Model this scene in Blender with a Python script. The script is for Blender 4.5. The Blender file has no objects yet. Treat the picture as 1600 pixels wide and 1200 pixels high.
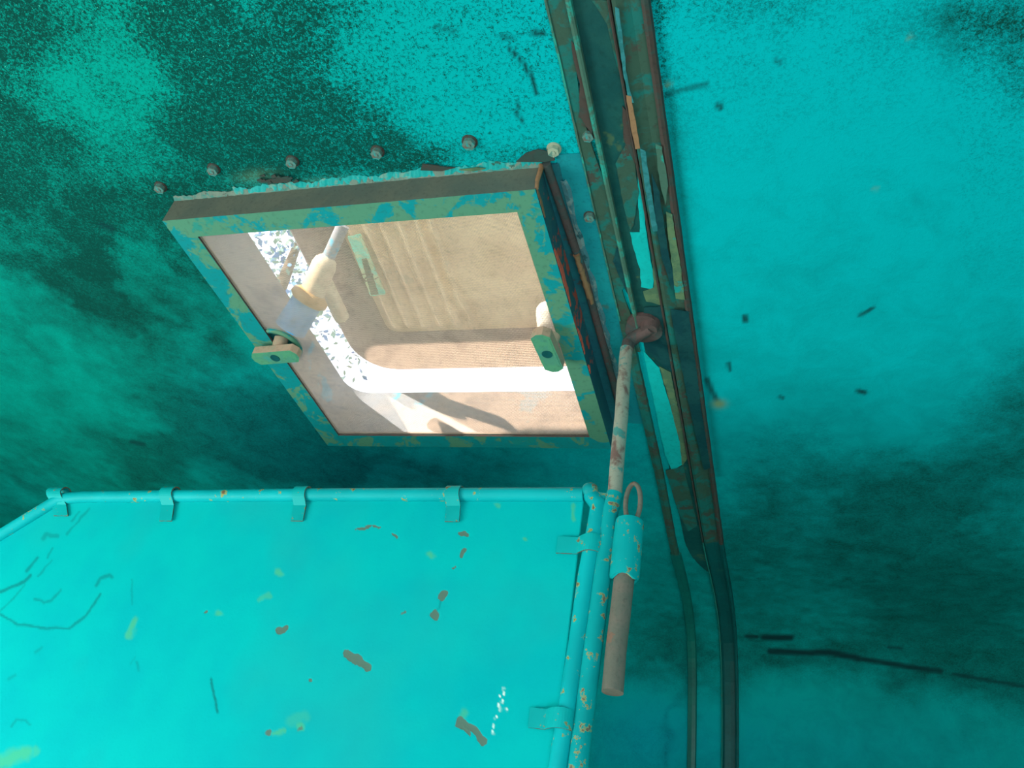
import bpy, math, random
import numpy as np
from mathutils import Vector, Matrix
random.seed(7); rng = np.random.default_rng(7)
C = bpy.context.scene.collection
sc = bpy.context.scene
PI = math.pi

# ------------------------------------------------------------------ camera, world, light, exposure
# world frame while building: X along the vehicle, Y across it, Z up; z=0 is the underside of the hatch frame.
Z0 = 1.962                       # everything is lifted by this at the end so the floor lies at z=0
R = np.array([[0.9523964802919175, 0.24884101027537364, 0.17636226103746747],
              [-0.012621282235409445, 0.6101618465120511, -0.7921745034872707],
              [-0.30460080033102577, 0.7521839353948844, 0.5842566876489246]])
CAM = np.array([0.68830756, -0.53621604, -0.66266497]); FPX = 1348.52
cd = bpy.data.cameras.new('camera'); cam = bpy.data.objects.new('camera', cd); C.objects.link(cam)
cd.sensor_width = 36; cd.lens = FPX / 1600 * 36; cd.clip_start = .02; cd.clip_end = 200
M = Matrix(((R[0][0], -R[1][0], -R[2][0], CAM[0]), (R[0][1], -R[1][1], -R[2][1], CAM[1]),
            (R[0][2], -R[1][2], -R[2][2], CAM[2] + Z0), (0, 0, 0, 1)))
cam.matrix_world = M; sc.camera = cam

w = bpy.data.worlds.new('world'); sc.world = w; w.use_nodes = True
bg = w.node_tree.nodes['Background']; bg.inputs[0].default_value = (.80, .90, 1, 1); bg.inputs[1].default_value = 4.0

def lamp(name, kind, loc, target, power, color, size=None, size_y=None, angle=None):
    l = bpy.data.lights.new(name, kind); l.energy = power; l.color = color
    if size: l.shape = 'RECTANGLE'; l.size = size; l.size_y = size_y or size
    if angle is not None: l.angle = angle
    o = bpy.data.objects.new(name, l); C.objects.link(o); o.location = (loc[0], loc[1], loc[2] + Z0)
    d = Vector(target) - Vector(loc); o.rotation_euler = d.to_track_quat('-Z', 'Y').to_euler()
    return o
lamp('sun', 'SUN', (-.80, -1.35, .53), (0, 0, 0), 20.0, (1, .86, .68), angle=.01)
lamp('left_fill', 'AREA', (-.72, -.38, -1.12), (.0, .26, -.6), 20, (.88, 1, .88), .55, .7)  # added area lamp inside the room, brightens the panel from lower left
lamp('rear_fill', 'AREA', (1.25, -1.3, -1.45), (.8, .0, .0), 17, (.76, .92, 1), 1.0, .8)  # added area lamp, brightens the right of the ceiling from behind

sc.view_settings.view_transform = 'Standard'; sc.view_settings.look = 'None'
sc.view_settings.exposure = 0; sc.view_settings.gamma = 1; sc.view_settings.use_curve_mapping = False

# ------------------------------------------------------------------ helpers
CEIL = .0378
def at(u, v, ax, val):            # the point where the sight line of a pixel meets the plane axis=val
    d = R.T @ np.array([(u - 800) / FPX, (v - 600) / FPX, 1.0])
    return CAM + d * ((val - CAM[ax]) / d[ax])
def to_px(P):
    q = (np.asarray(P, float) - CAM) @ R.T
    z = np.where(q[..., 2] > .05, q[..., 2], np.nan)
    return np.stack([800 + FPX * q[..., 0] / z, 600 + FPX * q[..., 1] / z], -1)

def empty(name, loc):
    o = bpy.data.objects.new(name, None); C.objects.link(o); o.location = loc; o.empty_display_size = .02
    return o
def tag(o, label=None, cat=None, group=None, kind=None):
    for k, v in (('label', label), ('category', cat), ('group', group), ('kind', kind)):
        if v: o[k] = v
    return o

class MB:
    def __init__(s): s.v = []; s.f = []; s.m = []; s.sm = []
    def add(s, vs, fs, mi=0, smooth=False):
        b = len(s.v); s.v += [tuple(float(c) for c in p) for p in vs]
        for f in fs: s.f.append(tuple(b + i for i in f)); s.m.append(mi); s.sm.append(smooth)
        return s
    def box(s, a, b, mi=0):
        x0, y0, z0 = a; x1, y1, z1 = b
        vs = [(x, y, z) for z in (z0, z1) for y in (y0, y1) for x in (x0, x1)]
        return s.add(vs, [(0, 2, 3, 1), (4, 5, 7, 6), (0, 1, 5, 4), (2, 6, 7, 3), (0, 4, 6, 2), (1, 3, 7, 5)], mi)
    def prism(s, outline, axis, d, mi=0, smooth=False):      # outline: list of 3D points, extruded by vector d
        n = len(outline); d = np.array(d, float)
        vs = [np.array(p, float) for p in outline]; vs += [p + d for p in vs]
        s.add(vs, [tuple(range(n))[::-1], tuple(range(n, 2 * n))], mi)
        s.add(vs, [(i, (i + 1) % n, n + (i + 1) % n, n + i) for i in range(n)], mi, smooth)
        return s
    def tube(s, pts, r, seg=14, mi=0, caps=True, jit=0, round_ends=False):
        pts = [np.array(p, float) for p in pts]; n = len(pts)
        rs = list(r) if hasattr(r, '__len__') else [r] * n
        if round_ends:
            for e, (a, b) in ((0, (0, 1)), (1, (-1, -2))):
                dv = pts[a] - pts[b]; dv /= np.linalg.norm(dv)
                ex = []; r0 = rs[a]
                for k in (30, 60, 84): ex.append((pts[a] + dv * r0 * math.sin(math.radians(k)), r0 * math.cos(math.radians(k))))
                if e == 0:
                    for q in ex: pts.insert(0, q[0]); rs.insert(0, q[1])
                else:
                    for q in ex: pts.append(q[0]); rs.append(q[1])
            n = len(pts)
        T = []
        for i in range(n):
            t = pts[min(i + 1, n - 1)] - pts[max(i - 1, 0)]; T.append(t / (np.linalg.norm(t) + 1e-12))
        up = np.array([0, 0, 1.0]) if abs(T[0][2]) < .9 else np.array([1.0, 0, 0])
        u = np.cross(T[0], up); u /= np.linalg.norm(u)
        vs = []
        for i in range(n):
            u = u - T[i] * (u @ T[i]); u /= np.linalg.norm(u); w_ = np.cross(T[i], u)
            for k in range(seg):
                a = 2 * PI * k / seg; rr = rs[i] * (1 + (random.uniform(-jit, jit) if jit else 0))
                vs.append(pts[i] + (u * math.cos(a) + w_ * math.sin(a)) * rr)
        fs = [(i * seg + k, i * seg + (k + 1) % seg, (i + 1) * seg + (k + 1) % seg, (i + 1) * seg + k) for i in range(n - 1) for k in range(seg)]
        s.add(vs, fs, mi, True)
        if caps: s.add(vs[:seg], [tuple(range(seg))[::-1]], mi); s.add(vs[-seg:], [tuple(range(seg))], mi)
        return s
    def build(s, name, mats, parent=None, bevel=0, seg=2):
        me = bpy.data.meshes.new(name); me.from_pydata(s.v, [], s.f); me.validate()
        for m in (mats if isinstance(mats, (list, tuple)) else [mats]): me.materials.append(m)
        for i, p in enumerate(me.polygons):
            if i < len(s.m): p.material_index = s.m[i]; p.use_smooth = s.sm[i]
        o = bpy.data.objects.new(name, me); C.objects.link(o)
        if parent is not None:
            o.parent = parent; wl = Vector((0, 0, 0)); q = parent
            while q is not None: wl += q.location; q = q.parent
            me.transform(Matrix.Translation(-wl))
        if bevel:
            b = o.modifiers.new('bevel', 'BEVEL'); b.width = bevel; b.segments = seg; b.limit_method = 'ANGLE'; b.angle_limit = .7
        return o

def grid_obj(name, P, keep, mat, attrs, parent=None, flip=False, kind=None):
    """P: (n,m,3) grid of points; keep(n-1,m-1) mask; attrs: name -> (n,m,4)"""
    n, m = P.shape[:2]
    idx = np.arange(n * m).reshape(n, m)
    q = np.stack([idx[:-1, :-1], idx[1:, :-1], idx[1:, 1:], idx[:-1, 1:]], -1)[keep]
    if flip: q = q[:, ::-1]
    q = np.ascontiguousarray(q)
    me = bpy.data.meshes.new(name)
    me.vertices.add(n * m); me.loops.add(q.size); me.polygons.add(len(q))
    me.vertices.foreach_set('co', P.reshape(-1).astype(np.float32))
    me.loops.foreach_set('vertex_index', q.reshape(-1).astype(np.int32))
    me.polygons.foreach_set('loop_start', (np.arange(len(q)) * 4).astype(np.int32))
    me.polygons.foreach_set('use_smooth', np.ones(len(q), bool))
    me.update(calc_edges=True); me.validate()
    for k, a in attrs.items():
        at_ = me.attributes.new(k, 'FLOAT_COLOR', 'POINT'); at_.data.foreach_set('color', a.reshape(-1).astype(np.float32))
    me.materials.append(mat)
    o = bpy.data.objects.new(name, me); C.objects.link(o)
    if parent is not None:
        o.parent = parent; me.transform(Matrix.Translation(-parent.location))
    return o

# value noise on numpy for the wear maps
def vnoise(x, y, s, seed=0):
    r = np.random.default_rng(seed); T = r.random((256, 256))
    X = x * s; Y = y * s; xi = np.floor(X).astype(int); yi = np.floor(Y).astype(int); fx = X - xi; fy = Y - yi
    fx = fx * fx * (3 - 2 * fx); fy = fy * fy * (3 - 2 * fy)
    g = lambda a, b: T[a % 256, b % 256]
    return (g(xi, yi) * (1 - fx) + g(xi + 1, yi) * fx) * (1 - fy) + (g(xi, yi + 1) * (1 - fx) + g(xi + 1, yi + 1) * fx) * fy
def fbm(x, y, s, seed=0, o=4):
    t = 0; a = .5
    for k in range(o): t = t + a * vnoise(x, y, s * 2 ** k, seed + k); a *= .5
    return t / (1 - .5 ** o)
def blobs(U, V, L):
    t = np.zeros_like(U)
    for (u, v, ru, rv, ang, amp) in L:
        c, s_ = math.cos(math.radians(ang)), math.sin(math.radians(ang))
        dx = (U - u) * c + (V - v) * s_; dy = -(U - u) * s_ + (V - v) * c
        t += amp * np.exp(-((dx / ru) ** 2 + (dy / rv) ** 2))
    return t
def strokes(U, V, L):
    t = np.zeros_like(U)
    for pts, wd, amp in L:
        for (a, b), (c, d) in zip(pts[:-1], pts[1:]):
            L2 = (c - a) ** 2 + (d - b) ** 2 + 1e-9
            k = np.clip(((U - a) * (c - a) + (V - b) * (d - b)) / L2, 0, 1)
            ds = np.hypot(U - a - k * (c - a), V - b - k * (d - b))
            t = np.maximum(t, amp * np.clip(1.6 - ds / wd, 0, 1))
    return t

# ------------------------------------------------------------------ materials
def newmat(name):
    m = bpy.data.materials.new(name); m.use_nodes = True
    return m, m.node_tree.nodes, m.node_tree.links, m.node_tree.nodes['Principled BSDF']
def N(nt, t, **k):
    n = nt.new(t)
    for a, b in k.items(): setattr(n, a, b)
    return n
def noise(nt, ln, vec, scale, detail=4, rough=.6, dist=0):
    n = nt.new('ShaderNodeTexNoise'); n.inputs['Scale'].default_value = scale; n.inputs['Detail'].default_value = detail
    n.inputs['Roughness'].default_value = rough; n.inputs['Distortion'].default_value = dist
    ln.new(vec, n.inputs['Vector']); return n.outputs['Fac']
def ramp(nt, ln, fac, stops, interp='LINEAR'):
    n = nt.new('ShaderNodeValToRGB'); n.color_ramp.interpolation = interp
    while len(n.color_ramp.elements) < len(stops): n.color_ramp.elements.new(.5)
    for e, (p, c) in zip(n.color_ramp.elements, stops): e.position = p; e.color = (*c, 1) if len(c) == 3 else c
    ln.new(fac, n.inputs[0]); return n.outputs[0]
def mth(nt, ln, op, a, b=None, c=None, clamp=False):
    n = nt.new('ShaderNodeMath'); n.operation = op; n.use_clamp = clamp
    for i, x in enumerate((a, b, c)):
        if x is None: continue
        if isinstance(x, (int, float)): n.inputs[i].default_value = x
        else: ln.new(x, n.inputs[i])
    return n.outputs[0]
def mix(nt, ln, fac, a, b):
    n = nt.new('ShaderNodeMix'); n.data_type = 'RGBA'
    if isinstance(fac, (int, float)): n.inputs[0].default_value = fac
    else: ln.new(fac, n.inputs[0])
    for i, x in ((6, a), (7, b)):
        if isinstance(x, tuple): n.inputs[i].default_value = (*x, 1)
        else: ln.new(x, n.inputs[i])
    return n.outputs[2]
def step(nt, ln, x, a, b):
    n = nt.new('ShaderNodeMapRange'); n.interpolation_type = 'SMOOTHSTEP'
    ln.new(x, n.inputs[0]); n.inputs[1].default_value = a; n.inputs[2].default_value = b; return n.outputs[0]
def coords(nt): return nt.new('ShaderNodeTexCoord').outputs['Object']
def bump(nt, ln, b, h, strength, dist=.001):
    n = nt.new('ShaderNodeBump'); n.inputs['Strength'].default_value = strength; n.inputs['Distance'].default_value = dist
    ln.new(h, n.inputs['Height']); ln.new(n.outputs[0], b.inputs['Normal'])

TEAL = (.001, .41, .47); TEALB = (.0015, .42, .52); TEALG = (.0012, .32, .27); GRIME = (.004, .060, .050)

def shell_mat():
    m, nt, ln, b = newmat('grimy_teal_ceiling_paint'); co = coords(nt)
    A = N(nt, 'ShaderNodeAttribute', attribute_name='wear'); s = N(nt, 'ShaderNodeSeparateColor'); ln.new(A.outputs['Color'], s.inputs[0])
    grime, spk, scr = s.outputs[0], s.outputs[1], s.outputs[2]
    A2 = N(nt, 'ShaderNodeAttribute', attribute_name='tint'); s2 = N(nt, 'ShaderNodeSeparateColor'); ln.new(A2.outputs['Color'], s2.inputs[0])
    base = mix(nt, ln, s2.outputs[0], TEAL, TEALG); base = mix(nt, ln, s2.outputs[1], base, (.0015, .33, .43))
    n1 = noise(nt, ln, co, 20, 8, .72, .5); n2 = noise(nt, ln, co, 300, 3, .7, .6); n3 = noise(nt, ln, co, 900, 2, .6)
    g = mth(nt, ln, 'MULTIPLY_ADD', mth(nt, ln, 'SUBTRACT', n1, .5), .75, grime)
    fine = mth(nt, ln, 'ADD', mth(nt, ln, 'SUBTRACT', n2, .5), mth(nt, ln, 'MULTIPLY', mth(nt, ln, 'SUBTRACT', n3, .5), .6))
    g2 = mth(nt, ln, 'MULTIPLY_ADD', fine, mth(nt, ln, 'MULTIPLY', spk, 4.6), g, clamp=True)
    col = mix(nt, ln, g2, base, mix(nt, ln, s2.outputs[1], GRIME, (.003, .055, .085)))
    # pale specks where the grime is densest, chipped bare spots
    v = nt.new('ShaderNodeTexVoronoi'); v.inputs['Scale'].default_value = 210; ln.new(co, v.inputs['Vector'])
    dots = mth(nt, ln, 'LESS_THAN', v.outputs['Distance'], .13)
    rnd = N(nt, 'ShaderNodeSeparateColor'); ln.new(v.outputs['Color'], rnd.inputs[0])
    dots = mth(nt, ln, 'MULTIPLY', dots, mth(nt, ln, 'GREATER_THAN', rnd.outputs[0], .86))
    dots = mth(nt, ln, 'MULTIPLY', dots, mth(nt, ln, 'MULTIPLY', spk, grime, clamp=True), clamp=True)
    col = mix(nt, ln, mth(nt, ln, 'MULTIPLY', dots, 1.0), col, (.10, .62, .50))
    col = mix(nt, ln, scr, col, (.006, .040, .045))
    col = mix(nt, ln, s2.outputs[2], col, (.16, .26, .15))
    ln.new(col, b.inputs['Base Color']); b.inputs['Roughness'].default_value = .55
    b.inputs['Specular IOR Level'].default_value = .01
    bump(nt, ln, b, mth(nt, ln, 'ADD', n2, mth(nt, ln, 'MULTIPLY', n1, 1.5)), .5, .0012)
    return m
def paint_mat(name, base, rust_amt=.62, scale=60, rust=(.17, .11, .07), primer=(.30, .33, .12), rough=.5, spec=.12, mid=(0, .0, .0)):
    m, nt, ln, b = newmat(name); co = coords(nt)
    n1 = noise(nt, ln, co, scale, 5, .62); n2 = noise(nt, ln, co, scale * 3.1, 4, .6); n3 = noise(nt, ln, co, 9, 3, .5)
    col = mix(nt, ln, step(nt, ln, n3, .3, .75), base, tuple(c * .78 for c in base))
    a = mth(nt, ln, 'ADD', mth(nt, ln, 'MULTIPLY', n1, .7), mth(nt, ln, 'MULTIPLY', n2, .3))
    col = mix(nt, ln, step(nt, ln, a, rust_amt - .025, rust_amt - .005), col, primer)
    col = mix(nt, ln, step(nt, ln, a, rust_amt + .01, rust_amt + .03), col, rust)
    ln.new(col, b.inputs['Base Color']); b.inputs['Roughness'].default_value = rough; b.inputs['Specular IOR Level'].default_value = spec
    bump(nt, ln, b, a, .35, .0008); return m
def two_tone(name, c1, c2, c3=None, scale=30, thr=.5, rough=.6, soft=.03, c3thr=.66, fine=180, bmp=.3):
    m, nt, ln, b = newmat(name); co = coords(nt)
    n1 = noise(nt, ln, co, scale, 6, .65, .5); n2 = noise(nt, ln, co, fine, 3, .6); n3 = noise(nt, ln, co, scale * .6, 5, .7)
    col = mix(nt, ln, step(nt, ln, n1, thr - soft, thr + soft), c1, c2)
    if c3: col = mix(nt, ln, step(nt, ln, n3, c3thr - .02, c3thr + .02), col, c3)
    col = mix(nt, ln, mth(nt, ln, 'MULTIPLY', step(nt, ln, n2, .5, .75), .35), col, tuple(c * .35 for c in c1))
    ln.new(col, b.inputs['Base Color']); b.inputs['Roughness'].default_value = rough; b.inputs['Specular IOR Level'].default_value = .3
    bump(nt, ln, b, n2, bmp, .0008); return m
def plain(name, c, rough=.6, metal=0):
    return two_tone(name, c, tuple(x * .7 for x in c), scale=25, thr=.6, soft=.15, rough=rough)

SHELL = shell_mat()
TUBE = paint_mat('chipped_teal_tube_paint', (.0015, .42, .47), .615)
TUBE2 = paint_mat('worn_teal_tube_paint', (.0015, .35, .38), .598, 70, (.16, .12, .10), (.25, .30, .15))
STRAPEDGE = two_tone('rusty_clip_edge', (.13, .11, .07), (.02, .24, .24), None, 90, .55, .7)
STRAP = paint_mat('teal_strap_paint', (.002, .40, .42), .615, 80, (.16, .12, .09), (.22, .27, .13))
ROD = two_tone('scoured_grey_rod_metal', (.30, .31, .26), (.17, .10, .09), (.06, .25, .24), 45, .57, .5, .08, .60, 260, .6)
PIN = two_tone('rusty_brown_pin_metal', (.165, .14, .12), (.13, .13, .11), (.21, .12, .09), 40, .5, .75, .1, .6, 300, .6)
FRAME = two_tone('sage_primer_with_teal_patches', (.095, .25, .165), (.0015, .25, .29), (.03, .25, .21), 24, .54, .5, .02, .62, 160, .2)
FRAMEB = two_tone('teal_over_sage_primer', (.095, .25, .165), (.0015, .24, .27), (.01, .25, .24), 24, .455, .5, .02, .60, 160, .2)
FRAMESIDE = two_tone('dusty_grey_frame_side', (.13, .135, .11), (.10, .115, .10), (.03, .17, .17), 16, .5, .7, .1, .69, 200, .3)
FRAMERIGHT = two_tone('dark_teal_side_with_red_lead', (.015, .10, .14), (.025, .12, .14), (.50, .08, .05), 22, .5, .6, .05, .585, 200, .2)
RUSTLIP = two_tone('rusty_lip_metal', (.095, .06, .06), (.06, .07, .07), (.04, .10, .11), 40, .52, .75, .06, .62, 220, .7)
WELD = two_tone('orange_brown_weld', (.30, .15, .08), (.15, .11, .08), None, 60, .6, .7)
SEAL = two_tone('flaking_sealant', (.16, .22, .19), (.06, .22, .20), (.08, .08, .07), 55, .52, .8, .04, .60, 240, .8)
BOLT = two_tone('bolt_head_metal', (.12, .19, .17), (.04, .28, .28), (.16, .12, .10), 120, .55, .5, .05, .6)
BOLTP = two_tone('pale_bolt_head', (.36, .38, .29), (.12, .25, .22), None, 120, .6, .5)
RIBDARK = two_tone('dark_peeled_rib_plate', (.004, .055, .058), (.010, .075, .070), (.05, .10, .06), 18, .5, .45, .1, .60, 140, .4)
RIBDUST = two_tone('dusty_brown_green_rib', (.035, .080, .058), (.006, .13, .12), (.055, .055, .045), 30, .52, .7, .05, .58, 150, .5)
RIBEDGE = two_tone('rusty_brown_rib_edge', (.070, .045, .040), (.045, .06, .055), (.02, .12, .11), 50, .55, .7, .05, .63)
LIP = two_tone('worn_lip_edge', (.06, .13, .10), (.02, .30, .25), (.10, .11, .09), 25, .55, .6, .05, .6)
RED = plain('red_lead_primer', (.85, .14, .09), .6)
MESHM = plain('tan_screen_wire', (.62, .47, .38), .5)
DUCTM = two_tone('grey_duct_metal', (.30, .34, .42), (.36, .36, .40), (.08, .50, .75), 9, .5, .8, .1, .60, 260, .5)
LIDB = two_tone('beige_lid_metal', (.92, .72, .48), (.80, .60, .40), (.60, .50, .34), 16, .5, .7, .1, .62, 220, .4)  # warm pale beige, mottled at random
LIDG = two_tone('brown_gasket_flange', (.15, .12, .13), (.22, .17, .16), (.10, .15, .17), 12, .5, .6, .1, .64, 300, .3)
LIDT = two_tone('turquoise_paint_remnant', (.20, .90, .72), (.62, .80, .50), (.40, .42, .20), 30, .52, .6, .04)
BEIGE = two_tone('cream_fitting_paint', (.78, .62, .46), (.85, .76, .58), (.45, .16, .12), 25, .5, .5, .1, .71, 220, .2)
BLUE = two_tone('faded_blue_sleeve', (.02, .42, .90), (.05, .36, .70), (.40, .36, .46), 35, .56, .6, .05, .64)
AMBER = plain('amber_dome_washer', (.62, .38, .16), .35)
KNOB = two_tone('pinkish_handle_edge', (.44, .30, .22), (.36, .30, .22), (.10, .27, .21), 40, .55, .5, .06, .66)
KNOBF = two_tone('sage_handle_face', (.09, .30, .18), (.08, .27, .19), (.06, .28, .24), 40, .5, .5)
RECESS_SHADE = plain('recess_shade_teal', (.005, .09, .10), .5)  # dark teal paints in the shade inside handle holes and collar
WIREM = plain('thin_dark_wire', (.06, .07, .06), .5)
FLOORM = two_tone('dusty_plank_floor', (.30, .30, .25), (.22, .24, .20), None, 6, .5)
ROOFM = plain('pale_roof_paint', (.75, .72, .66), .7)
LEAF = two_tone('foliage', (.20, .36, .30), (.12, .26, .55), None, 3, .5)
BARK = plain('bark', (.16, .12, .09), .9)
WHITE = plain('white_post_paint', (.92, .88, .80), .6)  # off-white colour of the post on the right

# ------------------------------------------------------------------ setting: arched shell
PATH = [(-1.45, CEIL), (.80, CEIL), (.88, .043), (.96, .052), (1.05, .060), (1.13, .060), (1.19, .052), (1.24, .036), (1.28, .012), (1.315, -.02),
        (1.345, -.06), (1.372, -.11), (1.395, -.17), (1.412, -.24), (1.425, -.34), (1.43, -.5), (1.43, -Z0)]
def path_at(s):      # arc-length lookup, s starts at Y=0 on the flat ceiling
    pts = np.array(PATH); d = np.r_[0, np.cumsum(np.hypot(*np.diff(pts, axis=0).T))] - 1.45
    return np.interp(s, d, pts[:, 0]), np.interp(s, d, pts[:, 1])
SEND = 1.45 + 0 + float(np.cumsum(np.hypot(*np.diff(np.array(PATH), axis=0).T))[-1]) - 2.9
XL, XR = -1.9, 2.3

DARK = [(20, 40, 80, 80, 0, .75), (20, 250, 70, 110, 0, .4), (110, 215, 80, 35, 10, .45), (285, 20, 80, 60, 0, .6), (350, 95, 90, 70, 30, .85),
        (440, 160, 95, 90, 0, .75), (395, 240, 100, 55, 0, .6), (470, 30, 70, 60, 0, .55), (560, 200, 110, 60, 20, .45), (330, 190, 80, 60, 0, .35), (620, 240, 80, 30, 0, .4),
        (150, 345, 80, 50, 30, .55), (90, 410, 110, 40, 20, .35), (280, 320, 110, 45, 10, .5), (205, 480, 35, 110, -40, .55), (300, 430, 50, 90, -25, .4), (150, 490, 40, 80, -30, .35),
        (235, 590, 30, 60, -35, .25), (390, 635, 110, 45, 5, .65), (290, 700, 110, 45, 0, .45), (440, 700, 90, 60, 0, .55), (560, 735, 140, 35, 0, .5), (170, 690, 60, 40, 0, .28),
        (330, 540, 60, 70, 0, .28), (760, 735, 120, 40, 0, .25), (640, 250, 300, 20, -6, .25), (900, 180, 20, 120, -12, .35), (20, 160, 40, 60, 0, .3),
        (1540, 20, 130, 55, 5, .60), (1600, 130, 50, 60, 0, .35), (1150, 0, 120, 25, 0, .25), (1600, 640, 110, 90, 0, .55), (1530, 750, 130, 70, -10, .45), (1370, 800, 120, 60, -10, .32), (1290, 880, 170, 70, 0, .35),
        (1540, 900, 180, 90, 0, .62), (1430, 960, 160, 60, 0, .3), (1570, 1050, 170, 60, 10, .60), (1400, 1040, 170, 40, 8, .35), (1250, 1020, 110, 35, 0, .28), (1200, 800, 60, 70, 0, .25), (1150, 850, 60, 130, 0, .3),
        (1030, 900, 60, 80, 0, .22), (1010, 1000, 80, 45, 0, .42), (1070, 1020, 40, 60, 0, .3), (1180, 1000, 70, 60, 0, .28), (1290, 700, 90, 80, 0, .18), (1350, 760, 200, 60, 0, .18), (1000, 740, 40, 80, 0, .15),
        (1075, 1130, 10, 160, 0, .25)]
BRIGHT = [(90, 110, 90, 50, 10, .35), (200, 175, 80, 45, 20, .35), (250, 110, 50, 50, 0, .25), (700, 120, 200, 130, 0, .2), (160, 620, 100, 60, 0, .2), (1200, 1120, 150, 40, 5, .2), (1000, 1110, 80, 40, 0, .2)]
SCR = [([(1166, 994), (1184, 995)], 2.5, .9), ([(1193, 995), (1237, 996)], 4, 1), ([(1205, 1016), (1250, 1018), (1300, 1020), (1345, 1030)], 4.5, 1), ([(1345, 1030), (1400, 1040), (1470, 1050)], 3.5, .95),
       ([(1490, 1054), (1540, 1062), (1600, 1072)], 2.5, .8), ([(1390, 1012), (1410, 1014)], 2.5, .7), ([(1040, 148), (1070, 138), (1103, 131)], 3.5, .6),
       ([(793, 72), (815, 93), (830, 118), (836, 145)], 2.6, .95), ([(808, 162), (808, 175), (815, 190)], 2.2, .9), ([(835, 50), (850, 52)], 4, .9), ([(785, 56), (800, 58)], 4, .6), ([(680, 40), (712, 48)], 2.5, .7),
       ([(1346, 491), (1366, 480)], 2.5, .8), ([(1342, 611), (1354, 614)], 3, .9), ([(1162, 494), (1163, 500)], 4, .9), ([(1137, 568), (1140, 578)], 3, .8), ([(1104, 594), (1112, 612), (1120, 626)], 4, .8), ([(1121, 163), (1124, 168)], 4, .9), ([(1218, 620), (1224, 622)], 2.5, .7),
       ([(1210, 92), (1218, 98)], 3, .6), ([(160, 350), (178, 358)], 4, .7), ([(205, 690), (225, 694)], 3, .6)]
CHIPC = [(1124, 632, 10, 6, 0, 1.2), (1043, 131, 5, 4, 0, .7), (1369, 293, 4, 3, 0, .5), (1420, 56, 4, 4, 0, .5), (440, 293, 80, 6, -8, .35), (400, 276, 30, 9, -6, .3)]
def shell_attrs(P):
    px = to_px(P); U, V = px[..., 0], px[..., 1]
    bad = ~np.isfinite(U) | (np.abs(U) > 6000) | (np.abs(V) > 6000)
    U = np.where(bad, -3000, U); V = np.where(bad, -3000, V)
    X, S = P[..., 0], P[..., 1] - P[..., 2]
    wn = fbm(X, S, 9, 3) - .5; wn2 = fbm(X + 5, S, 9, 11) - .5
    U2 = U + wn * 110; V2 = V + wn2 * 90
    fine = fbm(X, S, 60, 77) - .5
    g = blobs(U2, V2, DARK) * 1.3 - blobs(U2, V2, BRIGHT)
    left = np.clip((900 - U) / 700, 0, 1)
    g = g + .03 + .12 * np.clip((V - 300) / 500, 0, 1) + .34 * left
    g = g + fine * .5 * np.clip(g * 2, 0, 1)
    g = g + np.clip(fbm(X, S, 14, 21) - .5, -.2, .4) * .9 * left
    out = (U < -60) | (U > 1660) | (V < -60) | (V > 1260)
    g = np.where(out, .3 + .8 * (fbm(X, S, 4, 5) - .4), g)
    spk = np.clip((520 - V) / 420, .12, 1) * np.clip(1.15 - (U - 900) / 900, .45, 1)
    spk = spk * np.where((U > 1040) & (U < 1500), np.clip(.42 + .3 * (120 - V) / 200, .16, .75), 1)
    spk = np.maximum(spk, .14 * (g > .3))
    # darker line on the ceiling close along the rusty rib edge
    edge = np.exp(-np.abs(X - .588) / .006) * .5 * (P[..., 1] < .6) * (X > .58)
    g = g + edge
    scr = strokes(U + wn * 10, V + wn2 * 6, SCR)
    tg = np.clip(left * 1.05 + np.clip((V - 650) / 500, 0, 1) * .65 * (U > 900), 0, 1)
    tb = np.clip(blobs(U, V, [(650, 740, 260, 60, 0, .8), (430, 640, 150, 90, 0, .35), (1250, 1180, 420, 90, 0, .45), (1000, 1150, 120, 90, 0, .5), (30, 790, 100, 60, 0, .2)]), 0, 1)  # bluish tint; blobs beside and under the hatch paint in its shade
    ch = np.clip(blobs(U + wn * 12, V + wn2 * 8, CHIPC), 0, 1)
    one = np.ones_like(g)
    return {'wear': np.stack([np.clip(g, 0, .98) * (1 - .24 * np.clip((V - 420) / 200, 0, 1)), spk, scr, one], -1), 'tint': np.stack([tg, tb, ch, one], -1)}

def axis(segs):
    a = []
    for lo, hi, st in segs: n = max(1, round((hi - lo) / st)); a += list(np.linspace(lo, hi, n, endpoint=False))
    return np.array(a + [segs[-1][1]])
HX0, HX1, HY0, HY1 = .012, .440, .012, .457           # the hatch opening in the ceiling
xs = axis([(XL, -1.0, .1), (-1.0, HX0, .0035), (HX0, HX1, .004), (HX1, 1.12, .0035), (1.12, XR, .1)])
ys = axis([(-1.45, -.3, .1), (-.3, HY0, .0035), (HY0, HY1, .004), (HY1, .80, .0035)])
X, Y = np.meshgrid(xs, ys, indexing='ij')
dent = .0012 * (fbm(X, Y, 3, 40) - .5)
P = np.stack([X, Y, np.full_like(X, CEIL) + np.where(X > .6, dent, 0)], -1)
xm = (xs[:-1] + xs[1:]) / 2; ym = (ys[:-1] + ys[1:]) / 2
keep = ~((xm[:, None] > HX0) & (xm[:, None] < HX1) & (ym[None] > HY0) & (ym[None] < HY1))
tag(grid_obj('ceiling', P, keep, SHELL, shell_attrs(P), flip=True), kind='structure')
ss = axis([(.80, 1.75, .005), (1.75, SEND, .12)])
X, S = np.meshgrid(xs, ss, indexing='ij'); Yp, Zp = path_at(S)
P = np.stack([X, Yp, Zp], -1)
tag(grid_obj('wall_far', P, np.ones((len(xs) - 1, len(ss) - 1), bool), SHELL, shell_attrs(P), flip=True), kind='structure')

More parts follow.
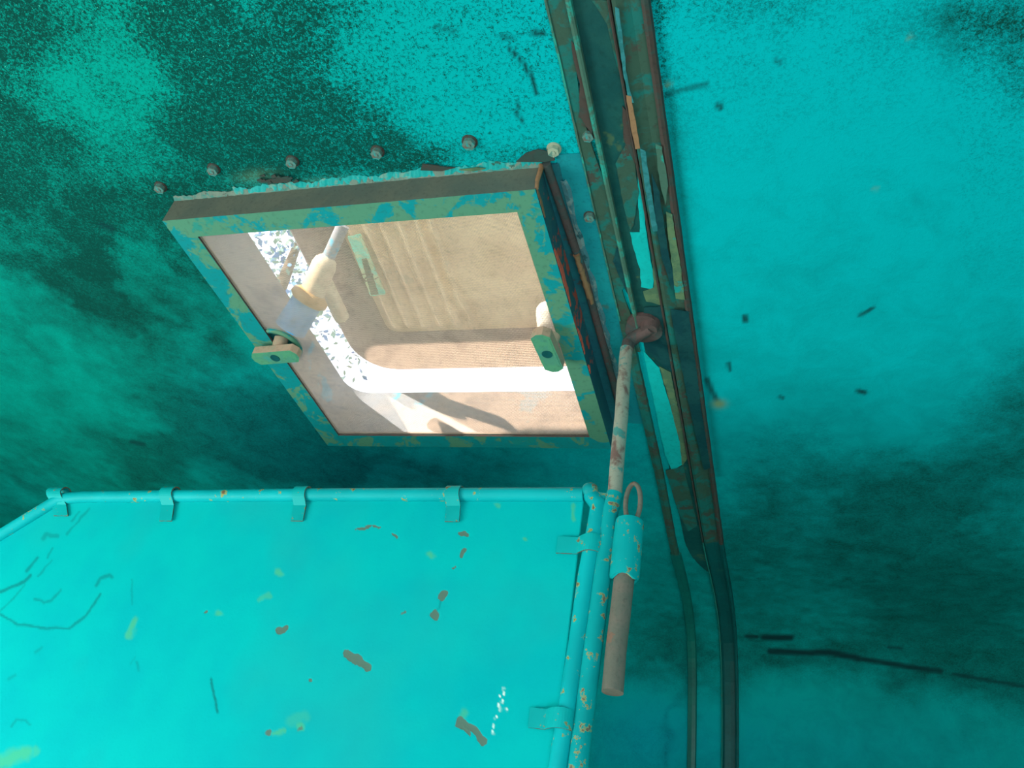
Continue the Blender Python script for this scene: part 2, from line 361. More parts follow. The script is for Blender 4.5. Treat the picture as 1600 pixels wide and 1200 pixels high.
WALLM = two_tone('teal_wall_paint', (.0015, .36, .35), (.003, .24, .22), None, 4, .55)
def struct(name, mb, mat): return tag(mb.build(name, mat), kind='structure')
struct('floor', MB().box((XL, -1.95, -Z0 - .04), (XR, 1.6, -Z0)), FLOORM)
struct('wall_right', MB().box((XR, -1.95, -Z0), (XR + .04, 1.6, .12)), WALLM)
struct('wall_left', MB().box((XL - .04, -1.95, -Z0), (XL, 1.6, .12)), WALLM)
nw = MB(); yb = -1.85                                   # near wall with two doorways
for a, b_, z0, z1 in ((XL, -1.4, -Z0, -.25), (-.3, .75, -Z0, -.25), (1.75, XR, -Z0, -.25), (XL, XR, -.25, -.08)): nw.box((a, yb - .04, z0), (b_, yb, z1))
prof = [(-1.45, CEIL), (-1.62, .01), (-1.75, -.03), (-1.85, -.10)]
for (y0, z0), (y1, z1) in zip(prof[:-1], prof[1:]): nw.add([(XL, y0, z0), (XR, y0, z0), (XR, y1, z1), (XL, y1, z1)], [(0, 1, 2, 3)])
struct('wall_near', nw, WALLM)
rf = MB()                                               # outer roof skin with the hatch opening
RX0, RX1, RY0, RY1 = .0, .455, .0, .475; ZR = .066
for a, b_ in (((XL, -1.9), (RX0, 1.2)), ((RX1, -1.9), (XR, 1.2)), ((RX0, -1.9), (RX1, RY0)), ((RX0, RY1), (RX1, 1.2))):
    rf.box((a[0], a[1], ZR), (b_[0], b_[1], ZR + .004))
struct('roof', rf, ROOFM)

# ------------------------------------------------------------------ roof rib (trim_1) swept along the arch
rib = empty('trim_1', (.54, 0, CEIL)); tag(rib, 'dark rusty double channelled steel rib running down the teal ceiling', kind='structure')
def sweep(name, secfn, s0, s1, mat, n=60, closed=True, parent=rib, jit=0, smooth=False, mi=None):
    """secfn(s) -> list of (x, h): h = height below the ceiling surface"""
    mb = MB(); vs = []; k = None
    for i in range(n + 1):
        s_ = s0 + (s1 - s0) * i / n; y, z = path_at(s_); y2, z2 = path_at(s_ + .004); t = np.array([y2 - y, z2 - z]); t /= np.linalg.norm(t); nn = np.array([t[1], -t[0]])  # towards the room
        sec = secfn(s_); k = len(sec)
        for (x, h) in sec:
            hh = h + (random.uniform(-jit, jit) if jit and h > 0 else 0)
            vs.append((x + (random.uniform(-jit, jit) if jit else 0), y + nn[0] * hh, z + nn[1] * hh))
    fs = [(i * k + j, i * k + (j + 1) % k, (i + 1) * k + (j + 1) % k, (i + 1) * k + j) for i in range(n) for j in range(k if closed else k - 1)]
    mb.add(vs, fs, 0, smooth)
    if closed: mb.add(vs[:k], [tuple(range(k))]); mb.add(vs[-k:], [tuple(range(k))[::-1]])
    return mb.build(name, mat, parent)
def rect(x0, x1, h0, h1): return lambda s: [(x0, h0), (x1, h0), (x1, h1), (x0, h1)]
S1 = 1.75
def leftx(s): return .497 - .014 * max(0, min(1, (s - .6) / .8))
# flange on the left, thin with torn edge
def fl(s): 
    e = .4946 + .0012 * math.sin(s * 60) * math.sin(s * 23)
    e2 = .511 - (.006 * max(0, math.sin((s + .13) * 21)) if s < .18 else .006 * max(0, math.sin((s - .12) * 26)) * (s < .24))
    return [(e, 0), (e, .0016), (e2, .0026), (e2, 0)]
sweep('flange', fl, -1.44, .30, RIBDUST, n=260)
sweep('edge_bead', rect(.4935, .4952, 0, .0030), -1.44, .24, LIP, n=120, jit=.0003)
sweep('lip', lambda s: [(.5125, 0), (.5125, .0085), (.5150, .0095), (.5172, .0085), (.5172, 0)], -1.44, .27, LIP, n=120)
sweep('inner_plate', lambda s: [(.5172 + .028 * max(0, (s - .80) / .15) ** 2, 0), (.5475, 0), (.5475, .0018), (.5172 + .028 * max(0, (s - .80) / .15) ** 2, .0018)], -1.44, .945, RIBDARK, n=180)
RIBLOW = two_tone('dark_teal_rib_paint', (.003, .085, .090), (.003, .065, .070), (.02, .10, .085), 14, .5, .45, .15, .66, 140, .3)
RIBLOWL = two_tone('dark_green_strip_paint', (.003, .14, .12), (.003, .11, .10), (.02, .10, .085), 14, .5, .45, .15, .66, 140, .3)
SM = .80
LIPLOW = two_tone('thin_pale_edge', (.02, .20, .18), (.10, .12, .09), None, 40, .62, .5)  # paler colour for the lower seam bead
sweep('seam_bead', lambda s: [(.5470, 0), (.5470, .0060), (.5482, .0068), (.5494, .0060), (.5494, 0)], -1.44, SM, RIBEDGE, n=140, jit=.0002)
sweep('seam_bead', lambda s: [(.5470, 0), (.5470, .0060), (.5482, .0068), (.5494, .0060), (.5494, 0)], SM, S1, LIPLOW, n=60)
sweep('channel_strip', lambda s: [(.5508, 0), (.5508, .0062), (.5545, .0078), (.566, .0040), (.5750, .0046), (.5750, 0)], -1.44, SM, RIBDUST, n=140)
sweep('channel_strip', lambda s: [(.5508, 0), (.5508, .0062), (.5545, .0078), (.566, .0040), (.5750, .0046), (.5750, 0)], SM, S1, RIBLOW, n=60)
sweep('outer_edge', lambda s: [(.5750, 0), (.5752, .0078), (.5782, .0095), (.5815, .0078), (.5822, 0)], -1.44, SM, RIBEDGE, n=140, jit=.00025)
sweep('outer_edge', lambda s: [(.5750, 0), (.5752, .0078), (.5782, .0095), (.5815, .0078), (.5822, 0)], SM, S1, RIBLOW, n=60)
# lower left strip of the rib, a flattened half round
sweep('lower_strip', lambda s: [(leftx(s) - .004, 0), (leftx(s) - .003, .006), (leftx(s) + .003, .008), (leftx(s) + .009, .006), (leftx(s) + .010, 0)], .24, .86, RIBDUST, n=90, jit=.0003)
sweep('lower_strip', lambda s: [(leftx(s) - .006, 0), (leftx(s) - .005, .006), (leftx(s) + .003, .007), (leftx(s) + .011, .006), (leftx(s) + .013, 0)], .86, S1, RIBLOWL, n=60)
# peeled paint islands: thin skins with ragged outlines lying on the rib plates
TEALSKIN = two_tone('bright_teal_paint_skin', (.0015, .45, .46), (.0015, .41, .42), (.20, .26, .13), 60, .5, .5, .1, .70, 200, .3)
OLIVE = two_tone('olive_primer_skin', (.12, .19, .10), (.08, .15, .09), (.01, .26, .25), 50, .5, .6, .05, .62)
NAVY = two_tone('blue_black_smear', (.006, .045, .058), (.010, .060, .068), None, 30, .5, .4)
BLUEG = two_tone('blue_grey_paint_skin', (.035, .20, .23), (.02, .15, .17), None, 60, .5, .5)
NSK = [0]
def skin(name, px, h, mat, th=.0006, rag=.0005):
    """ragged flat skin on the rib, outline given as picture points on the ceiling plane"""
    out = []
    n = len(px); NSK[0] += 1; h = h + NSK[0] * .00007
    for i in range(n):
        a = at(*px[i], 2, CEIL - h); b = at(*px[(i + 1) % n], 2, CEIL - h); k = max(1, int(np.linalg.norm(b - a) / .006))
        for j in range(k):
            p = a + (b - a) * j / k; out.append((p[0] + random.uniform(-rag, rag), p[1] + random.uniform(-rag, rag) * 1.5, CEIL - h - th))
    mb = MB(); mb.prism(out, 2, (0, 0, th)); return mb.build(name, mat, rib)
skin('paint_skin', [(1000, 258), (1003, 300), (1008, 350), (1016, 400), (1022, 440), (1020, 452), (1002, 448), (1000, 420), (990, 388), (985, 363), (1000, 362), (998, 330), (996, 285)], .0019, TEALSKIN)
skin('primer_skin', [(1016, 352), (1024, 400), (1030, 440), (1038, 478), (1010, 470), (1004, 455), (1022, 450), (1020, 415)], .0026, OLIVE)
skin('paint_skin', [(1005, 548), (1030, 575), (1040, 610), (1052, 650), (1062, 690), (1066, 725), (1050, 735), (1040, 712), (1030, 670), (1018, 610)], .0019, TEALSKIN)
skin('primer_skin', [(1030, 572), (1048, 582), (1056, 620), (1066, 670), (1074, 715), (1066, 728), (1062, 690), (1052, 650), (1042, 612)], .0019, OLIVE)
skin('primer_skin', [(1040, 735), (1068, 728), (1078, 770), (1090, 820), (1075, 830), (1060, 800)], .0019, RIBDUST)
skin('grey_skin', [(952, 0), (957, 20), (966, 60), (978, 120), (970, 122), (958, 80), (950, 40), (925, 0)], .0019, RIBDUST)
skin('primer_skin', [(972, 165), (990, 190), (998, 240), (990, 262), (975, 215)], .0019, RIBEDGE)
skin('primer_skin', [(962, 255), (978, 225), (992, 255), (998, 300), (990, 350), (984, 360), (972, 310)], .0019, RIBDUST)
skin('tar_smear', [(1007, 480), (1040, 478), (1052, 530), (1056, 580), (1040, 575), (1010, 545), (1000, 520)], .0030, NAVY)
skin('tar_smear', [(1047, 483), (1076, 486), (1086, 560), (1096, 640), (1110, 730), (1100, 735), (1078, 640), (1062, 560)], .0086, NAVY)
skin('tar_smear', [(1018, 270), (1030, 300), (1045, 400), (1060, 450), (1050, 452), (1036, 410), (1024, 350)], .0086, NAVY)
skin('primer_skin', [(1040, 330), (1050, 335), (1064, 420), (1070, 468), (1056, 466), (1048, 400)], .0086, OLIVE)
skin('paint_skin', [(1024, 225), (1034, 228), (1044, 290), (1040, 320), (1030, 280)], .0086, LIP)
skin('paint_skin', [(960, 10), (968, 14), (980, 120), (990, 160), (982, 160), (972, 100)], .0086, BLUEG)
skin('paint_skin', [(1000, 232), (1008, 236), (1018, 300), (1028, 360), (1020, 362), (1010, 310)], .0086, BLUEG)
skin('rust_patch', [(978, 148), (986, 150), (998, 215), (1000, 232), (993, 232), (984, 190)], .0086, WELD)
skin('bare_gap', [(892, 62), (898, 70), (912, 130), (928, 215), (935, 224), (922, 205), (905, 180), (906, 130), (896, 90)], .0031, RIBEDGE)
skin('bare_gap', [(964, 385), (972, 400), (988, 470), (978, 455), (958, 408)], .0031, NAVY)

# plate with bolts between the hatch and the rib
def hexbolt(u, v, label, mat=BOLT, r=.0062, rot=0, wash=True, h=.0055):
    p = at(u, v, 2, CEIL - .003); o = empty('bolt', (p[0], p[1], CEIL)); tag(o, label, 'bolt', 'bolts around the roof hatch')
    if wash: MB().tube([(p[0], p[1], CEIL + .0002), (p[0], p[1], CEIL - .0014)], [r * 1.25, r * 1.2], 18).build('washer', RIBEDGE if mat is BOLT else mat, o)
    hx = [(p[0] + r * math.cos(rot + k * PI / 3), p[1] + r * math.sin(rot + k * PI / 3), CEIL - .0012) for k in range(6)]
    MB().prism(hx, 2, (0, 0, -h)).build('head', mat, o, .0011, 3)
    MB().tube([(p[0], p[1], CEIL - h), (p[0], p[1], CEIL - h - .0022)], [r * .42, r * .34], 12).build('shank_tip', mat, o, .0004)
hexbolt(250, 294, 'bolt at far left just outside the hatch corner', rot=.2)
hexbolt(333, 266, 'second bolt from the left above the hatch frame', rot=.5)
hexbolt(456, 254, 'rough bolt above dark peeled gash in the sealant', rot=.1)
hexbolt(589, 239, 'bolt with rusty ring above middle of the hatch', rot=.4)  # rust brown washer shows round the head
hexbolt(733, 224, 'largest looking bolt, ringed by dark rust, on speckled paint', rot=.1, r=.0068)
hexbolt(865, 235, 'pale bare bolt at the top right hatch corner', mat=BOLTP, rot=.6)
hexbolt(919, 212, 'teal painted bolt at the edge of the roof rib', rot=.3, r=.0058)
hexbolt(921, 339, 'dull painted bolt in blue plate right of the hatch', rot=.3, r=.0056)
PL = two_tone('blue_teal_plate_paint', (.004, .20, .25), (.006, .26, .30), (.05, .15, .15), 14, .5, .5, .12, .60, 200, .4)
pl = MB(); out = []
for i in range(61): out.append((.4672 + .004 * (i / 60) + .0012 * random.random(), -.012 + .47 * i / 60, CEIL - .0012))
for i in range(61): out.append((.4935, .46 - .47 * i / 60, CEIL - .0012))
pl.prism(out, 2, (0, 0, .0014)); tag(pl.build('plate', PL), 'narrow blue teal steel plate between hatch and rib', 'plate')

PUT = two_tone('blue_grey_flaky_putty', (.07, .19, .23), (.20, .27, .28), (.03, .10, .12), 70, .53, .8, .05, .6, 240, .9)
pu = MB(); vs = []; n = 90
for i in range(n + 1):
    y = .02 + .40 * i / n; wd_ = .0025 + .004 * vnoise(np.array([y]), np.array([.0]), 60, 3)[0]; x = .4685 + .006 * i / n
    vs += [(x - .002, y, CEIL - .0030), (x + wd_ * .5, y, CEIL - .0042 - random.uniform(0, .0012)), (x + wd_, y, CEIL - .0010)]
pu.add(vs, [(i * 3 + j, i * 3 + j + 1, i * 3 + j + 4, i * 3 + j + 3) for i in range(n) for j in range(2)])
PUTTY = pu
# ------------------------------------------------------------------ hatch frame with screen
W, H = .45, .4686
IX0, IX1, IY0, IY1 = .0315, .4240, .0275, .4400
hf = empty('screened_hatch', (W / 2, H / 2, 0)); tag(hf, 'square metal hatch frame, sage and teal patched paint, holding the wire screen', 'hatch')
fr = MB(); t = .0028
# face ring (underside z=0) with mitres
o4 = [(0, 0), (W, 0), (W, H), (0, H)]; i4 = [(IX0, IY0), (IX1, IY0), (IX1, IY1), (IX0, IY1)]
vs = [(x, y, 0) for x, y in o4] + [(x, y, 0) for x, y in i4] + [(x, y, t) for x, y in i4] + [(x, y, CEIL) for x, y in o4]
vs += [(x + (t if x < .1 else -t), y + (t if y < .1 else -t), t) for x, y in o4] + [(x + (t if x < .1 else -t), y + (t if y < .1 else -t), CEIL) for x, y in o4]
for k in range(4):
    j = (k + 1) % 4
    fr.add(vs, [(k, 4 + k, 4 + j, j)], (0, 0, 4, 4)[k]); fr.add(vs, [(4 + k, 8 + k, 8 + j, 4 + j)], 3)
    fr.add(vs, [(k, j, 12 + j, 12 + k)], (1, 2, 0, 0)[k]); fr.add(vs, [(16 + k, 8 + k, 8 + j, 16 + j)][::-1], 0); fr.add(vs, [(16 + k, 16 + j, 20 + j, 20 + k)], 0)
fr.build('frame', [FRAME, FRAMESIDE, FRAMERIGHT, RUSTLIP, FRAMEB], hf)
tag(MB().tube([(.4570, -.004, CEIL - .004), (.4655, .15, CEIL - .004), (.4670, .37, CEIL - .004), (.4660, .44, CEIL - .003)], .0048, 10, jit=.06).build('side_lip', RUSTLIP, hf), 'purple brown rusty lip beside the frame')
MB().box((.4502, -.001, CEIL - .0018), (.4690, .4600, CEIL - .0002)).build('gap_shade_strip', two_tone('dark_teal_gap_shade', (.010, .10, .14), (.012, .13, .16), (.06, .06, .06), 20, .5, .6, .1, .62), hf)  # added dark strip, its colour paints in the shade of the gap
PUTTY.build('putty', PUT, hf)
cor = MB(); cor.tube([(.4500, -.0015, CEIL - .002), (.452, -.002, CEIL - .006), (.4505, -.001, .012), (.4508, .001, .002)], [.0022, .0028, .0025, .002], 8, jit=.1)
cor.build('corner_seam', WELD, hf)
def flake(name, mat, pts, th=.0006, parent=hf): MB().prism(pts, 0, (th, 0, 0)).build(name, mat, parent)
for a, b_, d in ((.085, .175, .010), (.215, .262, .006), (.285, .300, .005), (-.0, .04, .004)):   # red lead streaks on the right side of the frame
    yy = np.linspace(a, b_, 14); lo = [(.4503, y, .001 + .002 * random.random()) for y in yy]; hi = [(.4503, y, .004 + d * math.sin(PI * (i + .5) / 14) * random.uniform(.6, 1)) for i, y in enumerate(yy)]
    flake('primer_streak', RED if a > .05 else WELD, lo + hi[::-1])
wb = MB(); wb.tube([(.4585 + random.uniform(-.0008, .0008) + .012 * (y / .25), y, CEIL - .0085) for y in np.linspace(.12, .20, 14)], [.0034 + random.uniform(-.0008, .0008) for _ in range(14)], 8, jit=.15)
tag(wb.build('weld_bead', WELD, hf), 'orange brown weld bead')
# ragged sealant along the top edge of the frame
def ragged(x0, x1, y0, y1, h, n=120, amp=.004, seed=1, mat=SEAL, name='sealant'):
    r = random.Random(seed); a, b_ = [], []
    for i in range(n + 1):
        x = x0 + (x1 - x0) * i / n; k = amp * (.5 + .5 * math.sin(i * .37 + seed) * math.sin(i * .13 + seed * 2)) + r.uniform(0, amp * .5)
        a.append((x, y1 + .0, CEIL - h - r.uniform(0, .0012))); b_.append((x, y0 - k, CEIL - .0004 - r.uniform(0, .0012)))
    mb = MB(); vs = a + b_; n1 = n + 1
    mb.add(vs, [(i, i + 1, n1 + i + 1, n1 + i) for i in range(n)], 0, False); return mb.build(name, mat, hf)
ragged(.0, .452, -.002, .0012, .0035, amp=.0045, seed=3)
EDGEP = two_tone('lifted_teal_paint_edge', (.003, .34, .35), (.14, .32, .28), (.03, .10, .08), 45, .56, .5, .04, .63, 200, .5)
ragged(.085, .452, -.0045, -.001, .0022, amp=.0055, seed=5, mat=EDGEP, name='lifted_paint')
GASH = two_tone('dark_bare_gash', (.05, .05, .045), (.03, .06, .055), None, 80, .5, .8)
def gash(px, mat=GASH):
    NSK[0] += 1
    pts = [at(u + random.uniform(-1, 1), v + random.uniform(-1, 1), 2, CEIL - .0034 - (NSK[0] % 20) * .0001) for u, v in px]
    MB().prism([tuple(p) for p in pts], 2, (0, 0, .0012)).build('bare_gash', mat, hf)
gash([(806, 253), (822, 240), (840, 234), (862, 238), (868, 250), (850, 253)]); gash([(656, 266), (660, 256), (676, 258), (700, 262), (712, 262), (690, 267)])
gash([(404, 285), (420, 280), (450, 276), (455, 284), (430, 287)])
for i in range(9):
    u = random.uniform(400, 460); v = random.uniform(272, 286) - (u - 430) * .08; gash([(u, v), (u + 6, v - 3), (u + 9, v + 1), (u + 3, v + 3)])
gash([(560, 290), (590, 286), (596, 290)], WELD); gash([(716, 267), (745, 262), (758, 263), (740, 268)], OLIVE)
# woven screen: real wires
wires = MB(); pitch = .00172; rw = .00018
x = IX0
def wire(a, b_):
    ax = 0 if abs(a[0] - b_[0]) > abs(a[1] - b_[1]) else 1; o = 1 - ax; vs = []
    for p in (a, b_):
        for k in range(4):
            q = list(p); ang = PI / 4 + k * PI / 2; q[o] += rw * math.cos(ang) * 1.4; q[2] += rw * math.sin(ang) * 1.4; vs.append(q)
    wires.add(vs, [(k, (k + 1) % 4, 4 + (k + 1) % 4, 4 + k) for k in range(4)], 0, True)
cxl, cyl_, crl = .0345, .2285, .0320      # round cut-out of the screen for the left handle
while x < IX1:
    if abs(x - cxl) < crl:
        dy = math.sqrt(crl ** 2 - (x - cxl) ** 2); wire((x, IY0 - .004, .0036), (x, cyl_ - dy, .0036)); wire((x, cyl_ + dy, .0036), (x, IY1 + .004, .0036))
    else: wire((x, IY0 - .004, .0036), (x, IY1 + .004, .0036))
    x += pitch
y = IY0
while y < IY1:
    x0 = IX0 - .004
    if abs(y - cyl_) < crl: x0 = cxl + math.sqrt(crl ** 2 - (y - cyl_) ** 2)
    wire((x0, y, .0042), (IX1 + .004, y, .0042)); y += pitch
tag(wires.build('wire_screen', MESHM, hf), 'tan fine wire mesh', kind='stuff')
# half ring plate round the left spindle
rg = MB(); n = 40; vs = []
for k in range(n + 1):
    a = -PI / 2 + PI * k / n * 1.0
    for rr, z in ((crl + .0012, .0062), (crl + .0012, -.0006), (crl - .0035, -.0006), (crl - .0035, .0062)): vs.append((max(IX0 - .003, cxl + rr * math.cos(a)), cyl_ + rr * math.sin(a), z))
rg.add(vs, [(i * 4 + j, i * 4 + (j + 1) % 4, i * 4 + 4 + (j + 1) % 4, i * 4 + 4 + j) for i in range(n) for j in range(4)], 0, True)
rg.build('collar_ring', FRAME, hf)
pl2 = MB(); pl2.prism([(IX0 - .003, cyl_ - crl, .006)] + [(cxl + (crl - .003) * math.cos(a), cyl_ + (crl - .003) * math.sin(a), .006) for a in np.linspace(-PI / 2, PI / 2, 24)] + [(IX0 - .003, cyl_ + crl, .006)], 2, (0, 0, .0015))
pl2.build('collar_shade_plate', RECESS_SHADE, hf)

# duct of the hatch
du = empty('hatch_duct', (W / 2, H / 2, CEIL)); tag(du, 'short grey metal duct rising through the roof behind the wire screen', 'duct')
DX0, DX1, DY0, DY1, DZ = .020, .432, .016, .4520, .0905; rr = .035; tk = .0025
def rrect(x0, x1, y0, y1, r, n=8):
    p = []
    for cx, cy, a0 in ((x1 - r, y1 - r, 0), (x0 + r, y1 - r, PI / 2), (x0 + r, y0 + r, PI), (x1 - r, y0 + r, 1.5 * PI)):
        for k in range(n + 1): a = a0 + PI / 2 * k / n; p.append((cx + r * math.cos(a), cy + r * math.sin(a)))
    return p
def ringloft(mb, loops, mi=0, smooth=True):
    n = len(loops[0][0]); vs = []
    for pts, z in loops: vs += [(x, y, z) for x, y in pts]
    mb.add(vs, [(i * n + j, i * n + (j + 1) % n, (i + 1) * n + (j + 1) % n, (i + 1) * n + j) for i in range(len(loops) - 1) for j in range(n)], mi, smooth)
dm = MB()
ringloft(dm, [(rrect(DX0, DX1, DY0, DY1, .006), .012), (rrect(DX0, DX1, DY0, DY1, .02), .045), (rrect(DX0, DX1, DY0, DY1, rr), DZ), (rrect(DX0 - tk, DX1 + tk, DY0 - tk, DY1 + tk, rr), DZ), (rrect(DX0 - tk, DX1 + tk, DY0 - tk, DY1 + tk, .006), .012), (rrect(DX0, DX1, DY0, DY1, .006), .012)], 0, False)
dm.build('duct_wall', DUCTM, du)
lg = MB(); ringloft(lg, [(rrect(.014, .438, .012, .4560, .002), .0115), (rrect(.027, .430, .023, .4455, .002), .0115), (rrect(.027, .430, .023, .4455, .002), .0095), (rrect(.014, .438, .012, .4560, .002), .0095), (rrect(.014, .438, .012, .4560, .002), .0115)], 0, False)
lg.build('ledge', LIDG, du)

# ------------------------------------------------------------------ raised lid above the duct
ld = empty('roof_vent_cover', (.25, .23, .16)); tag(ld, 'raised roof hatch lid with brown gasket rim and ribbed beige panel, seen through the screen', 'vent cover')
LX0, LX1, LY0, LY1, LZ = .030, .470, .012, .4435, .131
g = MB()
a_ = rrect(LX0, LX1, LY0, LY1, .065, 10); b_ = rrect(LX0 + .004, LX1 - .004, LY0 + .004, LY1 - .004, .062, 10)
c_ = rrect(LX0 + .030, LX1 - .03, LY0 + .03, LY1 - .034, .045, 10); d_ = rrect(LX0 + .066, LX1 - .06, LY0 + .06, LY1 - .066, .020, 10); e_ = rrect(LX0 + .070, LX1 - .064, LY0 + .064, LY1 - .070, .018, 10)
ringloft(g, [(a_, LZ + .022), (a_, LZ), (b_, LZ - .002), (c_, LZ + .002), (d_, LZ + .001), (e_, LZ + .007), (e_, LZ + .030), (a_, LZ + .030), (a_, LZ + .022)], 0, True)
g.build('gasket_rim', LIDG, ld)
pan = MB(); zb = LZ + .012
def corr(x):
    if x < .105: return 0
    if x < .245: return .0075 * (.5 - .5 * math.cos((x - .105) / .0255 * 2 * PI))
    return 0
xs_ = np.linspace(LX0 + .05, LX1 - .05, 220); ys_ = np.linspace(LY0 + .05, LY1 - .06, 90); vs = []
def ss_(x, a, b): t_ = min(1, max(0, (x - a) / (b - a))); return t_ * t_ * (3 - 2 * t_)
for xx in xs_:
    for yy in ys_:
        z = zb - corr(xx) * (1 - ss_(yy, .355, .372))
        z -= .009 * ss_(xx, .235, .247) * (1 - ss_(yy, .300, .309)) + .004 * ss_(xx, .228, .234) * (1 - ss_(yy, .322, .328))
        vs.append((xx, yy, z))
n = len(ys_); pan.add(vs, [(i * n + j, (i + 1) * n + j, (i + 1) * n + j + 1, i * n + j + 1) for i in range(len(xs_) - 1) for j in range(n - 1)], 0, True)
pan.build('ribbed_panel', LIDB, ld)
top = MB(); ringloft(top, [(a_, LZ + .028), (rrect(LX0 + .02, LX1 - .02, LY0 + .02, LY1 - .02, .05, 10), LZ + .05)]); top.add([(x, y, LZ + .05) for x, y in rrect(LX0 + .02, LX1 - .02, LY0 + .02, LY1 - .02, .05, 10)], [tuple(range(44))]); top.build('outer_skin', ROOFM, ld)
p = at(654, 562, 2, LZ); MB().tube([(p[0], p[1], LZ + .004), (p[0], p[1], LZ - .004)], [.0036, .0028], 12).build('rivet', NAVY, ld)
q = [at(u, v, 2, zb - .0085) for u, v in ((536, 388), (556, 385), (598, 470), (575, 473))]; MB().prism([tuple(c) for c in q], 2, (0, 0, .0025)).build('turquoise_strip', LIDT, ld)
q = [at(u, v, 2, zb - .0088) for u, v in ((559, 420), (567, 418), (588, 470), (576, 472))]; MB().prism([tuple(c) for c in q], 2, (0, 0, .0025)).build('ochre_strip', OLIVE, ld)

for ch_ in list(bpy.data.objects):                       # the lid stands open: its near edge is propped higher
    if ch_.parent is ld:
        for v_ in ch_.data.vertices: v_.co.z += .085 * (.4435 - (v_.co.y + ld.location.y))
# lift gear on the left
lg_ = empty('lift_gear', (.03, .3, 0)); tag(lg_, 'cream and faded blue lid lifting gear at left behind the screen', 'lifting gear')
base = np.array([.0445, .2225, .0095]); tipp = at(482, 468, 2, .050); kn = at(497, 440, 2, .066)
base = base + (tipp - base) * .24
mb = MB(); mb.tube([base, tipp], [.0215, .0205], 26); mb.build('sleeve', BLUE, lg_)
ax_ = (tipp - base) / np.linalg.norm(tipp - base)
dm_ = MB(); dm_.tube([tipp - ax_ * .004, tipp, tipp + ax_ * .006, tipp + ax_ * .012, tipp + ax_ * .015], [.0215, .0262, .0255, .018, .008], 26); dm_.build('dome_washer', AMBER, lg_)
k0 = tipp + ax_ * .010; k1 = at(506, 415, 2, .082)
kb = MB(); kb.tube([k0, k1], [.0165, .0165], 18, round_ends=True); kb.build('knuckle', BEIGE, lg_)
r0 = at(508, 414, 2, .083); r1 = at(536, 352, 2, .118)
MB().tube([r0, r1], [.0085, .0085], 12).build('lift_rod', DUCTM, lg_)
c0 = at(503, 432, 2, .098); c1 = at(534, 496, 2, .098)
cb = MB(); cb.tube([c0, c1], .0115, 8); cb.build('cross_bar', BEIGE, lg_, .001)
# curl of wire hanging there
cw = MB(); pts = []
for k in range(60):
    a = k * .42; pts.append(at(546 + k * .62 + 9 * math.cos(a), 436 + 7 * math.sin(a * .9) + 4 * math.sin(k * .21), 2, .112 + .004 * math.sin(k * .3)))
cw.tube(pts, .0006, 5); tag(cw.build('wire_curl', WIREM), 'curl of thin loose wire tangled beside the turquoise strip on the lid', 'wire')
# white post on the right
po = empty('lid_post', (.41, .25, .03)); tag(po, 'white post above the right handle behind the screen', 'post')
pa = at(858, 527, 2, .010); pb = at(853, 487, 2, .030)
mb = MB(); mb.tube([pa, pb], [.0135, .0125], 16, round_ends=True); mb.build('post_body', WHITE, po)
MB().tube([pa, pa + (pb - pa) * .15], .0150, 16).build('post_collar', BEIGE, po)

# ------------------------------------------------------------------ turn handles under the frame
def handle(name, ctr, L, Wd, Th, ang, label, stem_to, tilt=(0, 0)):
    """elongated octagonal grip lying under the frame, with a dark disc for the hole in the middle, with a spindle up into it"""
    o = empty(name, tuple(stem_to)); tag(o, label, 'handle', 'turn handles of the roof hatch')
    c, s_ = math.cos(ang), math.sin(ang); ch = Wd * .34
    pr = [(-L / 2 + ch * .7, -Wd / 2), (L / 2 - ch * .7, -Wd / 2), (L / 2, -Wd / 2 + ch), (L / 2, Wd / 2 - ch), (L / 2 - ch * .7, Wd / 2), (-L / 2 + ch * .7, Wd / 2), (-L / 2, Wd / 2 - ch), (-L / 2, -Wd / 2 + ch)]
    def tr(a, b_, z): x = a * c - b_ * s_; y = a * s_ + b_ * c; return (ctr[0] + x, ctr[1] + y, ctr[2] + z + tilt[0] * x + tilt[1] * y)
    g = MB(); g.prism([tr(a, b_, 0) for a, b_ in pr], 2, (0, 0, Th), 0)
    g.m[0] = 1
    gp = g.build('grip', [KNOB, KNOBF], o, .0012, 2)
    f = MB(); f.prism([tr(a * .93, b_ * .84, -.0004) for a, b_ in pr], 2, (0, 0, .0012)); f.build('grip_face', KNOBF, gp)
    h = MB(); h.prism([tr(Wd * .27 * math.cos(k * PI / 10), Wd * .27 * math.sin(k * PI / 10), -.0012) for k in range(20)], 2, (0, 0, .0012), 0, True); h.build('bore_shade', RECESS_SHADE, gp)  # dark disc in place of an open hole, shade in its colour
    st = MB(); st.tube([(ctr[0], ctr[1], ctr[2] + Th * .8), tuple(stem_to)], [.0095, .0095], 16); st.build('spindle', KNOB, o)
    return o
cL = at(430, 559, 2, -.0215); handle('turn_handle', cL, .071, .024, .0115, math.radians(-4), 'pinkish turn handle on the left rail, lying crosswise', np.array([cL[0] + .002, cL[1] - .006, .007]))
cR = at(855, 553, 2, -.0230); handle('turn_handle', cR, .070, .024, .0130, math.radians(86), 'sage green turn handle on the right rail, lying lengthwise', np.array([cR[0] + .005, cR[1] - .006, .004]))

